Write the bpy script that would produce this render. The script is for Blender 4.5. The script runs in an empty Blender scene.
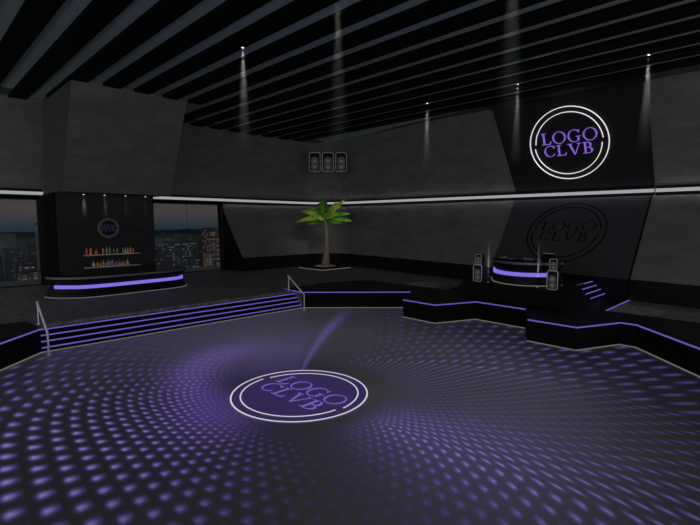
import bpy, math, random
from math import sin, cos, pi, radians, hypot, atan2
from mathutils import Vector, Matrix
random.seed(7)
sc = bpy.context.scene
COL = sc.collection

# ------------------------------------------------------------------ materials
def newmat(name):
    m = bpy.data.materials.new(name); m.use_nodes = True
    nt = m.node_tree; nt.nodes.clear()
    out = nt.nodes.new('ShaderNodeOutputMaterial')
    return m, nt, out

def N(nt, kind, **kw):
    n = nt.nodes.new(kind)
    for k, v in kw.items():
        setattr(n, k, v)
    return n

def math_node(nt, op, a, b=None, c=None):
    n = nt.nodes.new('ShaderNodeMath'); n.operation = op
    for i, v in enumerate((a, b, c)):
        if v is None: continue
        if isinstance(v, (int, float)): n.inputs[i].default_value = v
        else: nt.links.new(v, n.inputs[i])
    return n.outputs[0]

def mat(name, col, rough=.6, metal=0., spec=.3, var=.12, scale=3., bump=0., emit=None, es=0.):
    m, nt, out = newmat(name)
    b = N(nt, 'ShaderNodeBsdfPrincipled')
    b.inputs['Roughness'].default_value = rough
    b.inputs['Metallic'].default_value = metal
    b.inputs['Specular IOR Level'].default_value = spec
    tc = N(nt, 'ShaderNodeTexCoord')
    no = N(nt, 'ShaderNodeTexNoise'); no.inputs['Scale'].default_value = scale
    no.inputs['Detail'].default_value = 4
    nt.links.new(tc.outputs['Object'], no.inputs['Vector'])
    r = N(nt, 'ShaderNodeValToRGB')
    r.color_ramp.elements[0].position = .3; r.color_ramp.elements[1].position = .7
    r.color_ramp.elements[0].color = tuple(c*(1-var) for c in col)+(1,)
    r.color_ramp.elements[1].color = tuple(min(1, c*(1+var)) for c in col)+(1,)
    nt.links.new(no.outputs['Fac'], r.inputs[0])
    nt.links.new(r.outputs[0], b.inputs['Base Color'])
    if bump:
        bp = N(nt, 'ShaderNodeBump'); bp.inputs['Strength'].default_value = bump
        bp.inputs['Distance'].default_value = .02
        nt.links.new(no.outputs['Fac'], bp.inputs['Height']); nt.links.new(bp.outputs[0], b.inputs['Normal'])
    if emit:
        b.inputs['Emission Color'].default_value = tuple(emit)+(1,)
        b.inputs['Emission Strength'].default_value = es
    nt.links.new(b.outputs[0], out.inputs[0])
    return m

def emis(name, col, s):
    m, nt, out = newmat(name)
    e = N(nt, 'ShaderNodeEmission'); e.inputs[0].default_value = tuple(col)+(1,); e.inputs[1].default_value = s
    nt.links.new(e.outputs[0], out.inputs[0])
    return m

def wall_mat(name, col, var=.22):
    m, nt, out = newmat(name)
    b = N(nt, 'ShaderNodeBsdfPrincipled'); b.inputs['Roughness'].default_value = .75
    b.inputs['Specular IOR Level'].default_value = .2
    tc = N(nt, 'ShaderNodeTexCoord')
    mp = N(nt, 'ShaderNodeMapping'); mp.inputs['Scale'].default_value = (.5, .5, 1.6)
    nt.links.new(tc.outputs['Object'], mp.inputs[0])
    n1 = N(nt, 'ShaderNodeTexNoise'); n1.inputs['Scale'].default_value = 1.1; n1.inputs['Detail'].default_value = 8; n1.inputs['Roughness'].default_value = .62
    n2 = N(nt, 'ShaderNodeTexNoise'); n2.inputs['Scale'].default_value = 6; n2.inputs['Detail'].default_value = 5
    nt.links.new(mp.outputs[0], n1.inputs['Vector']); nt.links.new(mp.outputs[0], n2.inputs['Vector'])
    f = math_node(nt, 'ADD', math_node(nt, 'MULTIPLY', n1.outputs['Fac'], .7), math_node(nt, 'MULTIPLY', n2.outputs['Fac'], .3))
    r = N(nt, 'ShaderNodeValToRGB')
    r.color_ramp.elements[0].position = .35; r.color_ramp.elements[1].position = .65
    r.color_ramp.elements[0].color = tuple(c*(1-var) for c in col)+(1,)
    r.color_ramp.elements[1].color = tuple(c*(1+var) for c in col)+(1,)
    nt.links.new(f, r.inputs[0]); nt.links.new(r.outputs[0], b.inputs['Base Color'])
    bp = N(nt, 'ShaderNodeBump'); bp.inputs['Strength'].default_value = .15; bp.inputs['Distance'].default_value = .03
    nt.links.new(f, bp.inputs['Height']); nt.links.new(bp.outputs[0], b.inputs['Normal'])
    nt.links.new(b.outputs[0], out.inputs[0])
    return m

def tile_mat():
    m, nt, out = newmat('slate floor tiles')
    b = N(nt, 'ShaderNodeBsdfPrincipled'); b.inputs['Roughness'].default_value = .55; b.inputs['Specular IOR Level'].default_value = .25
    tc = N(nt, 'ShaderNodeTexCoord')
    br = N(nt, 'ShaderNodeTexBrick'); br.offset = 0; br.squash = 1
    br.inputs['Scale'].default_value = 1; br.inputs['Brick Width'].default_value = .59; br.inputs['Row Height'].default_value = .59
    br.inputs['Mortar Size'].default_value = .016; br.inputs['Mortar Smooth'].default_value = .3
    mp = N(nt, 'ShaderNodeMapping'); mp.inputs['Location'].default_value = (.22, -.19, 0)
    nt.links.new(tc.outputs['Object'], mp.inputs[0]); nt.links.new(mp.outputs[0], br.inputs['Vector'])
    br.inputs['Color1'].default_value = (.155, .155, .158, 1); br.inputs['Color2'].default_value = (.19, .189, .191, 1)
    br.inputs['Mortar'].default_value = (.30, .30, .30, 1)
    no = N(nt, 'ShaderNodeTexNoise'); no.inputs['Scale'].default_value = 2.2; no.inputs['Detail'].default_value = 8
    mp2 = N(nt, 'ShaderNodeMapping'); mp2.inputs['Scale'].default_value = (1, 1.8, 1)
    nt.links.new(tc.outputs['Object'], mp2.inputs[0]); nt.links.new(mp2.outputs[0], no.inputs['Vector'])
    mx = N(nt, 'ShaderNodeMix'); mx.data_type = 'RGBA'; mx.blend_type = 'MULTIPLY'; mx.inputs[0].default_value = 1
    r = N(nt, 'ShaderNodeValToRGB'); r.color_ramp.elements[0].color = (.55, .55, .55, 1); r.color_ramp.elements[1].color = (1.35, 1.35, 1.35, 1)
    r.color_ramp.elements[0].position = .35; r.color_ramp.elements[1].position = .65
    nt.links.new(no.outputs['Fac'], r.inputs[0])
    nt.links.new(br.outputs['Color'], mx.inputs[6]); nt.links.new(r.outputs[0], mx.inputs[7])
    nt.links.new(mx.outputs[2], b.inputs['Base Color'])
    nt.links.new(b.outputs[0], out.inputs[0])
    return m

LOGO = (8.09, 10.16)
def dance_floor_mat():
    """LED dance floor: glowing dots laid out on twisted log-polar rings about the inlaid logo."""
    m, nt, out = newmat('led dance floor')
    L = nt.links
    M = lambda op, a, b=None, c=None: math_node(nt, op, a, b, c)
    tc = N(nt, 'ShaderNodeTexCoord'); sp = N(nt, 'ShaderNodeSeparateXYZ'); L.new(tc.outputs['Object'], sp.inputs[0])
    x = M('SUBTRACT', sp.outputs[0], LOGO[0]); y = M('SUBTRACT', sp.outputs[1], LOGO[1])
    r = M('MAXIMUM', M('SQRT', M('ADD', M('MULTIPLY', x, x), M('MULTIPLY', y, y))), .2)
    th = M('ARCTAN2', y, x)
    lr = M('LOGARITHM', r, math.e)
    def bump(center, width, amp, pull):      # smooth lobe around a direction that drifts with ln r (a spiral arm)
        ph = M('SUBTRACT', th, M('ADD', center, M('MULTIPLY', lr, pull)))
        c = M('COSINE', ph)
        e = M('EXPONENT', M('MULTIPLY', M('SUBTRACT', c, 1), width))
        return M('MULTIPLY', e, amp)
    def smooth(v, a, b, lo=0., hi=1.):
        n = N(nt, 'ShaderNodeMapRange'); n.interpolation_type = 'SMOOTHSTEP'
        n.inputs[1].default_value = a; n.inputs[2].default_value = b; n.inputs[3].default_value = lo; n.inputs[4].default_value = hi
        L.new(v, n.inputs[0]); return n.outputs[0]
    thp = M('SUBTRACT', M('FLOORED_MODULO', M('ADD', th, 2.2), 2*pi), 2.2)      # runs on past pi without a jump
    def wrapd(v):                             # wrap an angle to +-pi
        return M('SUBTRACT', M('FLOORED_MODULO', M('ADD', v, pi), 2*pi), pi)
    phR = wrapd(M('SUBTRACT', th, M('SUBTRACT', 1.507, M('MULTIPLY', lr, 1.05))))
    phB = wrapd(M('SUBTRACT', th, -1.52))
    crease = M('ADD', M('MULTIPLY', M('EXPONENT', M('MULTIPLY', M('ABSOLUTE', phR), -1.6)), .34),
                      M('MULTIPLY', M('EXPONENT', M('MULTIPLY', M('ABSOLUTE', phB), -2.0)), -.22))
    tw = M('ADD', crease, M('ADD', M('MULTIPLY', M('SINE', M('ADD', M('MULTIPLY', th, 2), M('MULTIPLY', lr, 1.2))), .13),
              M('MULTIPLY', M('SINE', M('ADD', M('ADD', M('MULTIPLY', th, 3), M('MULTIPLY', lr, -1.7)), 1.2)), .05)))
    u = M('MULTIPLY', M('ADD', M('MULTIPLY', lr, M('ADD', 1., bump(-.7, 1.2, .12, 0.))), tw), 15.)
    tq = M('ADD', th, M('MULTIPLY', M('SINE', M('ADD', th, 1.0)), .30))        # the lattice is denser towards the stage
    v = M('MULTIPLY', M('ADD', M('ADD', tq, M('MULTIPLY', tw, .6)), M('MULTIPLY', lr, .22)), 90/(2*pi))
    row = M('FLOOR', u)
    v2 = M('ADD', v, M('MULTIPLY', row, .5))
    fu = M('SUBTRACT', M('FRACT', u), .5); fv = M('SUBTRACT', M('FRACT', v2), .5)
    right = bump(-.60, 1.5, 1., 0.)
    su = M('ADD', 13., M('MULTIPLY', right, -7.5)); sv = M('ADD', 12., M('MULTIPLY', right, 10.))
    # every dot has a soft tail to one side
    fu2 = M('ADD', fu, M('MULTIPLY', M('ABSOLUTE', fu), .35))
    d2 = M('ADD', M('MULTIPLY', M('MULTIPLY', fu2, fu2), su), M('MULTIPLY', M('MULTIPLY', fv, fv), sv))
    d2 = M('ADD', d2, M('MULTIPLY', M('MULTIPLY', fu2, fv), M('SUBTRACT', bump(-1.5, 22., 11., 0.), M('MULTIPLY', right, 5.))))
    dot = M('EXPONENT', M('MULTIPLY', d2, -1.7))
    lobeL = bump(2.80, 2.0, 1.15, .03)
    lobeB = M('MULTIPLY', bump(-1.47, 26., 1.0, 0.), smooth(r, 9.5, 5., .45, 1.))
    lobeR = bump(-.40, 1.6, .62, 0.)
    armR = M('MULTIPLY', M('EXPONENT', M('MULTIPLY', M('MULTIPLY', phR, phR), -40.)), smooth(r, 9., 5., .1, .35))
    gap = M('SUBTRACT', 1, bump(-2.10, 14., .78, 0.))
    gap2 = M('SUBTRACT', 1, bump(1.05, 2.2, .9, 0.))
    gap3 = M('SUBTRACT', 1, bump(-1.05, 12., .45, 0.))
    near = smooth(r, 2.1, 3.6)
    br_ = M('MULTIPLY', M('MULTIPLY', M('ADD', M('ADD', lobeL, lobeB), M('ADD', M('ADD', lobeR, armR), .10)), M('MULTIPLY', M('MULTIPLY', gap, gap3), gap2)), near)
    dots = M('MULTIPLY', dot, br_)
    core = M('POWER', M('MULTIPLY', dots, .95), 2.)
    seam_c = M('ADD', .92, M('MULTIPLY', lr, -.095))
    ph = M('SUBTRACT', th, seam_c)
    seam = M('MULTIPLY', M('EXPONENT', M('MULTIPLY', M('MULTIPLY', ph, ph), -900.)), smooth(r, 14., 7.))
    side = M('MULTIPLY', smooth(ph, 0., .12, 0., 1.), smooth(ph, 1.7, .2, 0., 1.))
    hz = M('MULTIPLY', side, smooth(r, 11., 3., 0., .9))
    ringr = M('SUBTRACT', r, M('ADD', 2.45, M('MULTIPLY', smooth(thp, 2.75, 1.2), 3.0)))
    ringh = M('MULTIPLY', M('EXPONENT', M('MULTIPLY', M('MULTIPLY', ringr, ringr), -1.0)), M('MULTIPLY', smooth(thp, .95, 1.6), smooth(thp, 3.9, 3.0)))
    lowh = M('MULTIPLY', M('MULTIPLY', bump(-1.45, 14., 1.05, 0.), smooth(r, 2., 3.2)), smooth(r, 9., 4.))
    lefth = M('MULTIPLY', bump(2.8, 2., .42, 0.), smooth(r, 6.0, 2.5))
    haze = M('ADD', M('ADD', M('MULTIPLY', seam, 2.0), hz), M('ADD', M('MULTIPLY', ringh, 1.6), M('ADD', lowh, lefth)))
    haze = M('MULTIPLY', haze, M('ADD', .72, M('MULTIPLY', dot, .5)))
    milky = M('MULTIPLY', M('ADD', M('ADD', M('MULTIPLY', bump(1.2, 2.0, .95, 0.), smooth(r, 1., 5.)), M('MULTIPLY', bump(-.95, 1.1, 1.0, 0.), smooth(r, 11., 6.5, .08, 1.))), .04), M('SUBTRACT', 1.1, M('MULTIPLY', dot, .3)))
    def scale(col, f):
        n = N(nt, 'ShaderNodeVectorMath'); n.operation = 'SCALE'; n.inputs[0].default_value = col; L.new(f, n.inputs['Scale']); return n.outputs[0]
    def vadd(a, b):
        n = N(nt, 'ShaderNodeVectorMath'); n.operation = 'ADD'; L.new(a, n.inputs[0]); L.new(b, n.inputs[1]); return n.outputs[0]
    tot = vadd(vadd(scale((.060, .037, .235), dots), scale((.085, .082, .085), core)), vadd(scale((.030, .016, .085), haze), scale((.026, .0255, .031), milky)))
    b = N(nt, 'ShaderNodeBsdfPrincipled'); b.inputs['Base Color'].default_value = (.036, .036, .037, 1)
    b.inputs['Roughness'].default_value = .42; b.inputs['Specular IOR Level'].default_value = .35
    L.new(tot, b.inputs['Emission Color']); b.inputs['Emission Strength'].default_value = 1.
    L.new(b.outputs[0], out.inputs[0])
    return m

def tower_mat(name, base, lit, dens, sx=1.2, sz=1.5, s=1.):
    """Facade at night: dim concrete with a grid of windows, some of them lit."""
    m, nt, out = newmat(name)
    L = nt.links; M = lambda op, a, b=None, c=None: math_node(nt, op, a, b, c)
    tc = N(nt, 'ShaderNodeTexCoord'); sp = N(nt, 'ShaderNodeSeparateXYZ'); L.new(tc.outputs['Object'], sp.inputs[0])
    h = M('ADD', sp.outputs[0], sp.outputs[1])
    gx = M('DIVIDE', h, sx); gz = M('DIVIDE', sp.outputs[2], sz)
    fx = M('FRACT', gx); fz = M('FRACT', gz)
    box = M('MULTIPLY', M('MULTIPLY', M('GREATER_THAN', fx, .2), M('LESS_THAN', fx, .85)), M('MULTIPLY', M('GREATER_THAN', fz, .25), M('LESS_THAN', fz, .8)))
    cb = N(nt, 'ShaderNodeCombineXYZ'); L.new(M('FLOOR', gx), cb.inputs[0]); L.new(M('FLOOR', gz), cb.inputs[1])
    wn = N(nt, 'ShaderNodeTexWhiteNoise'); wn.noise_dimensions = '3D'; L.new(cb.outputs[0], wn.inputs['Vector'])
    on = M('MULTIPLY', M('LESS_THAN', wn.outputs['Value'], dens), box)
    sepc = N(nt, 'ShaderNodeSeparateColor'); L.new(wn.outputs['Color'], sepc.inputs[0])
    st = M('MULTIPLY', on, M('ADD', .25, sepc.outputs[1]))
    b = N(nt, 'ShaderNodeBsdfPrincipled'); b.inputs['Base Color'].default_value = tuple(base)+(1,); b.inputs['Roughness'].default_value = .8
    b.inputs['Emission Color'].default_value = tuple(lit)+(1,)
    L.new(M('MULTIPLY', st, s), b.inputs['Emission Strength'])
    L.new(b.outputs[0], out.inputs[0])
    return m

def glass_mat():
    m, nt, out = newmat('window glass')
    t = N(nt, 'ShaderNodeBsdfTransparent'); t.inputs[0].default_value = (.86, .88, .9, 1)
    g = N(nt, 'ShaderNodeBsdfGlossy'); g.inputs['Roughness'].default_value = .05; g.inputs[0].default_value = (.8, .8, .8, 1)
    fr = N(nt, 'ShaderNodeFresnel'); fr.inputs[0].default_value = 1.10
    mx = N(nt, 'ShaderNodeMixShader')
    nt.links.new(fr.outputs[0], mx.inputs[0]); nt.links.new(t.outputs[0], mx.inputs[1]); nt.links.new(g.outputs[0], mx.inputs[2])
    nt.links.new(mx.outputs[0], out.inputs[0])
    return m

def haze_mat(name, dens, L, r0, r1, up=False):
    """haze lit by a spotlight: thickest along the axis, thinning outwards and with distance"""
    m, nt, out = newmat(name)
    M = lambda op, a, b=None, c=None: math_node(nt, op, a, b, c)
    tc = N(nt, 'ShaderNodeTexCoord'); sp = N(nt, 'ShaderNodeSeparateXYZ'); nt.links.new(tc.outputs['Object'], sp.inputs[0])
    k = M('DIVIDE', M('MULTIPLY', sp.outputs[2], 1 if up else -1), L)
    rr = M('SQRT', M('ADD', M('MULTIPLY', sp.outputs[0], sp.outputs[0]), M('MULTIPLY', sp.outputs[1], sp.outputs[1])))
    rho = M('DIVIDE', rr, M('ADD', r0, M('MULTIPLY', k, r1-r0)))
    a = M('MAXIMUM', M('SUBTRACT', 1, M('MULTIPLY', rho, rho)), 0); a = M('MULTIPLY', a, a)
    f = M('MULTIPLY', M('MAXIMUM', M('SUBTRACT', 1, k), 0), M('MINIMUM', 1, M('ADD', .06, M('MULTIPLY', k, 4.))))
    v = N(nt, 'ShaderNodeVolumeScatter'); v.inputs['Color'].default_value = (1, 1, 1, 1)
    nt.links.new(M('MULTIPLY', M('MULTIPLY', a, f), dens), v.inputs['Density'])
    nt.links.new(v.outputs[0], out.inputs['Volume'])
    try: m.cycles.volume_step_rate = .15
    except Exception: pass
    return m

def bottle_mat(name, col):
    return mat(name, col, rough=.12, spec=.6, var=.25, scale=6, emit=col, es=.02)  # faint emission in the glass colour brightens the bottles, which are no lamps

PURPLE = (.22, .15, .80)
MT = dict(
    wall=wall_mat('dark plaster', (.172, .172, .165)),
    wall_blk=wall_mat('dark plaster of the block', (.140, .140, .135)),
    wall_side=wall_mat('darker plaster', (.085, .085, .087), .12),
    panel=mat('black glossy panel', (.062, .067, .073), rough=.55, spec=.08, var=.06),
    panel_up=mat('black satin panel', (.026, .026, .030), rough=.5, spec=.08, var=.06),
    mark=mat('black mark', (.004, .004, .004), rough=.5, spec=.1, var=.0),
    black=mat('black lacquer', (.014, .014, .017), rough=.38, spec=.08, var=.1),
    floorblack=mat('black stage floor', (.016, .016, .019), rough=.5, spec=.08, var=.2, scale=1.),
    stageblack=mat('stage cladding', (.010, .010, .012), rough=.6, spec=.06, var=.1),
    matte=mat('matt black', (.006, .006, .007), rough=.8, spec=.1, var=.1),
    beam=mat('black timber beam', (.004, .0045, .005), rough=.8, spec=.1, var=.2, scale=2),
    ceil=mat('grey ceiling board', (.335, .425, .42), rough=.9, spec=.05, var=.03, scale=.5),
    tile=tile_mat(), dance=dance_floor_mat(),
    steel=mat('brushed steel', (.82, .90, .94), rough=.45, metal=.15, spec=.5, var=.05, emit=None),
    rim=mat('grey counter rim', (.16, .16, .17), rough=.4, metal=.3, spec=.5, var=.05),
    grille=mat('speaker frame', (.72, .72, .73), rough=.4, spec=.5, var=.1),
    cone=mat('speaker cone', (.20, .20, .21), rough=.35, spec=.6, var=.2, scale=9),
    cap=mat('dust cap', (.6, .6, .62), rough=.3, spec=.6, var=.1),
    cabinet=mat('speaker cabinet', (.010, .010, .012), rough=.5, spec=.3, var=.1),
    led=emis('purple led', (.24, .17, .80), .55),
    ledbar=emis('bright purple led', (.27, .19, .88), .85),
    ledw=emis('cool white led tube', (.94, .94, 1.), .37),
    wallglow=emis('white wall glow emitter', (.96, .96, 1.), 3.4),
    paletrim=emis('warm white glowing trim', (.80, .77, .70), .17),  # pale trim lines with a low even emission
    neonw=emis('white neon', (1, .98, 1.), .8),
    neonp=emis('purple neon', (.29, .16, .76), .74),
    neonf=emis('white floor neon', (.9, .9, 1.), .70),
    neonfp=emis('purple floor neon', (.28, .17, .80), .62),
    disc=mat('purple glass disc', (.05, .035, .10), rough=.35, spec=.4, var=.2, scale=.6, emit=(.22, .13, .60), es=.125),
    lamp=emis('lamp lens', (1, 1, 1), 2.2),
    shelf=mat('glass shelf edge', (.42, .42, .43), rough=.3, spec=.5, var=.05),
    frame=mat('window frame', (.012, .012, .014), rough=.5, var=.05),
    frame2=mat('window trim metal', (.06, .06, .065), rough=.4, metal=.4, var=.05),
    glass=glass_mat(), hz_long=haze_mat('haze under ceiling spots', .75, 4.4, .05, .42), hz_faint=haze_mat('thin haze under ceiling spots', .20, 5.5, .05, .5), hz_bar=haze_mat('haze under bar spots', .6, 1.5, .03, .30), hz_foot=haze_mat('haze over footlights', 1.6, 2.4, .03, .12, True),
    trunk=mat('palm bark', (.34, .26, .21), rough=.9, var=.35, scale=9, bump=.6, spec=.1),
    leaf=mat('palm leaf', (.27, .66, .05), rough=.5, var=.45, scale=2.2, spec=.3),
    leafy=mat('yellow green leaf', (.55, .80, .07), rough=.5, var=.35, scale=2.2, spec=.3),
    leafd=mat('dark palm leaf', (.10, .33, .04), rough=.5, var=.35, scale=2.2, spec=.3),
    soil=mat('white gravel', (.75, .74, .72), rough=.9, var=.25, scale=20, bump=.5),
    gold=mat('amber display', (.30, .25, .10), rough=.4, var=.1, emit=(.5, .42, .15), es=.12),
    ground=mat('distant land', (.010, .018, .024), rough=1, var=.35, scale=.012),
)

# ------------------------------------------------------------------ mesh builder
class G:
    def __init__(s): s.v = []; s.f = []; s.sm = []
    def add(s, vs, fs, smooth=False):
        o = len(s.v); s.v += [tuple(p) for p in vs]; s.f += [tuple(i+o for i in f) for f in fs]; s.sm += [smooth]*len(fs); return s
    def box(s, x0, x1, y0, y1, z0, z1, M=None):
        vs = [(x, y, z) for z in (z0, z1) for x, y in ((x0, y0), (x1, y0), (x1, y1), (x0, y1))]
        if M: vs = [tuple(M @ Vector(p)) for p in vs]
        return s.add(vs, [(3, 2, 1, 0), (4, 5, 6, 7), (0, 1, 5, 4), (1, 2, 6, 5), (2, 3, 7, 6), (3, 0, 4, 7)])
    def hexa(s, bot, top):                       # 4 + 4 corner points
        return s.add(list(bot)+list(top), [(3, 2, 1, 0), (4, 5, 6, 7), (0, 1, 5, 4), (1, 2, 6, 5), (2, 3, 7, 6), (3, 0, 4, 7)])
    def prism(s, poly, z0, z1, M=None):
        n = len(poly); vs = [(x, y, z0) for x, y in poly]+[(x, y, z1) for x, y in poly]
        if M: vs = [tuple(M @ Vector(p)) for p in vs]
        a = sum(poly[i][0]*poly[(i+1) % n][1]-poly[(i+1) % n][0]*poly[i][1] for i in range(n))
        r = range(n)
        fs = [tuple(reversed(r)), tuple(n+i for i in r)]+[(i, (i+1) % n, n+(i+1) % n, n+i) for i in r]
        if a < 0: fs = [tuple(reversed(f)) for f in fs]
        return s.add(vs, fs)
    def slab(s, front, t):                       # front polygon in 3d, thickened by vector t
        n = len(front); t = Vector(t); vs = list(front)+[tuple(Vector(p)+t) for p in front]; r = range(n)
        return s.add(vs, [tuple(r), tuple(reversed([n+i for i in r]))]+[(i, n+i, n+(i+1) % n, (i+1) % n) for i in r])
    def tube(s, pts, rad, n=10, caps=True):
        pts = [Vector(p) for p in pts]
        if isinstance(rad, (int, float)): rad = [rad]*len(pts)
        rings = []; prev = None
        for i, p in enumerate(pts):
            d = (pts[min(i+1, len(pts)-1)]-pts[max(i-1, 0)]).normalized()
            if prev is None: a = d.orthogonal().normalized()
            else: a = (prev-d*prev.dot(d)).normalized()
            prev = a; b = d.cross(a)
            rings.append([p+(a*cos(2*pi*k/n)+b*sin(2*pi*k/n))*rad[i] for k in range(n)])
        vs = [q for r in rings for q in r]
        fs = [(i*n+k, i*n+(k+1) % n, (i+1)*n+(k+1) % n, (i+1)*n+k) for i in range(len(pts)-1) for k in range(n)]
        s.add(vs, fs, True)
        if caps:
            s.add(rings[0], [tuple(reversed(range(n)))]); s.add(rings[-1], [tuple(range(n))])
        return s
    def lathe(s, prof, n=16, M=None):
        vs = [(r*cos(2*pi*k/n), r*sin(2*pi*k/n), z) for r, z in prof for k in range(n)]
        if M: vs = [tuple(M @ Vector(p)) for p in vs]
        fs = [(i*n+k, i*n+(k+1) % n, (i+1)*n+(k+1) % n, (i+1)*n+k) for i in range(len(prof)-1) for k in range(n)]
        fs += [tuple(reversed(range(n))), tuple((len(prof)-1)*n+k for k in range(n))]
        return s.add(vs, fs, True)
    def sweep(s, path, prof, closed=False):
        """path: 2d or 3d points; prof: closed list of (offset to the left of travel, z)."""
        n = len(path); P2 = [Vector((p[0], p[1])) for p in path]; zs = [p[2] if len(p) > 2 else 0 for p in path]
        vs = []
        for i in range(n):
            a = P2[i-1] if (i > 0 or closed) else None; b = P2[(i+1) % n] if (i < n-1 or closed) else None
            d1 = (P2[i]-a).normalized() if a is not None else None
            d2 = (b-P2[i]).normalized() if b is not None else None
            if d1 is None: d1 = d2
            if d2 is None: d2 = d1
            n1 = Vector((-d1.y, d1.x)); n2 = Vector((-d2.y, d2.x)); nn = n1+n2
            nn = nn/max(nn.dot(n1), .35*1) if nn.length > 1e-6 else n1
            for o, z in prof: vs.append((P2[i].x+nn.x*o, P2[i].y+nn.y*o, z+zs[i]))
        m = len(prof); fs = []
        for i in range(n if closed else n-1):
            j = (i+1) % n
            for k in range(m):
                k2 = (k+1) % m; fs.append((i*m+k, i*m+k2, j*m+k2, j*m+k))
        if not closed: fs += [tuple(reversed(range(m))), tuple((n-1)*m+k for k in range(m))]
        return s.add(vs, fs)
    def build(s, name, m, parent=None, org=None):
        if org is None: org = Vector((0, 0, 0)) if parent is None else Vector(parent.get('_w', (0, 0, 0)))
        org = Vector(org)
        me = bpy.data.meshes.new(name)
        me.from_pydata([tuple(Vector(p)-org) for p in s.v], [], s.f); me.update()
        me.polygons.foreach_set('use_smooth', s.sm)
        import bmesh
        bm = bmesh.new(); bm.from_mesh(me); bmesh.ops.recalc_face_normals(bm, faces=bm.faces); bm.to_mesh(me); bm.free()
        me.materials.append(MT[m] if isinstance(m, str) else m)
        o = bpy.data.objects.new(name, me); COL.objects.link(o)
        if parent is not None:
            o.parent = parent
            pw = Vector(parent.get('_w', (0, 0, 0))); o.location = org-pw
        else: o.location = org
        o['_w'] = tuple(org)
        return o

def tag(o, label=None, cat=None, group=None, kind=None):
    if label: o['label'] = label
    if cat: o['category'] = cat
    if group: o['group'] = group
    if kind: o['kind'] = kind
    return o
def thing(name, loc, label, cat, group=None, local=False):
    o = bpy.data.objects.new(name, None); COL.objects.link(o); o.location = loc; o.empty_display_size = .2
    o['_w'] = (0, 0, 0) if local else tuple(loc)
    return tag(o, label, cat, group)
def struct(g, name, m, label=None):
    o = g.build(name, m); tag(o, label, None, None, 'structure'); return o
def copy_tree(o, parent=None):
    c = o.copy(); COL.objects.link(c)
    if parent is not None: c.parent = parent
    for ch in list(o.children): copy_tree(ch, c)
    return c

# ------------------------------------------------------------------ setting: floors
PZ = .92
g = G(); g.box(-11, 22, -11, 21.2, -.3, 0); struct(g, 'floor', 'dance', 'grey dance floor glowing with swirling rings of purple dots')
EDGE_L = [(-11, 8.3), (-.6, 16.2), (2.25, 18.9), (3.66, 20.36)]
EDGE_R = [(16.43, 20.36), (20.95, 15.93), (18.58, 14.6), (18.5, 12.6), (20.74, 11.66), (20.62, 8.98), (18.48, 7.95), (18.42, 6.03), (20.58, 5.08), (20.55, 4.45), (18.1, 2.12), (16.2, .3), (15.4, -11)]
plat = EDGE_L+[(3.66, 21.2), (16.43, 21.2)]+EDGE_R+[(36, -11), (36, 38), (-11, 38)]
g = G(); g.prism(plat, -.3, PZ); struct(g, 'floor_lounge', 'tile', 'raised lounge floor of dark grey square tiles')
# black border areas of the platform
g = G(); g.prism([(-11, 8.3), (-.6, 16.2), (2.25, 18.9), (3.66, 20.36), (3.66, 21.2), (3.6, 22.0), (3.45, 22.25), (2.7, 22.36), (-11, 22.4)], PZ, PZ+.012)
struct(g, 'trim_1', 'floorblack', 'black floor border left of the long steps')
g = G(); g.prism([(16.43, 21.2)]+EDGE_R[:-1]+[(17.6, -11), (22.4, -11), (22.68, 2.7), (22.7, 6.2), (27.5, 6.2), (31, 6.2), (31, 18.6), (28.1, 16.9), (26.9, 16.1), (25., 15.3), (23.05, 14.85), (23.0, 20.9), (22.2, 21.6), (20.5, 22.35), (16.5, 22.2)], PZ, PZ+.012)
struct(g, 'trim_2', 'floorblack', 'black floor border round the stage')
# fascia of the platform
g = G(); g.sweep(EDGE_L, [(-.03, 0), (0, 0), (0, PZ+.012), (-.03, PZ+.012)]); struct(g, 'trim_3', 'matte', 'black platform face left of the long steps')
g = G(); g.sweep(EDGE_R, [(-.03, 0), (0, 0), (0, PZ+.012), (-.03, PZ+.012)]); struct(g, 'trim_4', 'matte', 'black zigzag platform face')
# pale line where platform faces meet the floor
g = G(); g.sweep(EDGE_L+EDGE_R[:1]+[], [(-.08, .0), (-.03, .0), (-.03, .03), (-.08, .03)])
o = struct(g, 'trim_5', 'paletrim', 'thin pale line along the foot of the steps')
for i, seg in enumerate([EDGE_R[0:2], EDGE_R[2:6], EDGE_R[6:]]):
    g = G(); g.sweep(seg, [(-.08, .0), (-.03, .0), (-.03, .03), (-.08, .03)]); struct(g, 'trim_%d' % (6+i), 'paletrim', 'thin pale line along the foot of the platform')
# purple led lines under the platform edge
segs = [(EDGE_L, 'purple light line on the platform edge left of the long steps'),
        ([(16.52, 22.1), (16.43, 20.9), (16.43, 20.36), (20.95, 15.93)], 'purple light line on the straight platform edge right of the long steps'),
        (EDGE_R[2:6], 'purple light line on the middle zigzag of the platform edge'),
        (EDGE_R[6:-1], 'purple light line on the right-hand zigzag of the platform edge')]
for seg, lab in segs:
    g = G(); g.sweep(seg, [(-.075, PZ-.035), (-.035, PZ-.035), (-.035, PZ+.012), (-.075, PZ+.012)])
    o = g.build('led_strip', 'led'); tag(o, lab, 'light strip')
g = G(); g.box(22.75, 26.6, 6.17, 6.23, PZ+.012, PZ+.035)
tag(g.build('led_strip', 'led'), 'short purple light line in the floor below the dark logo panel', 'light strip')

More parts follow.
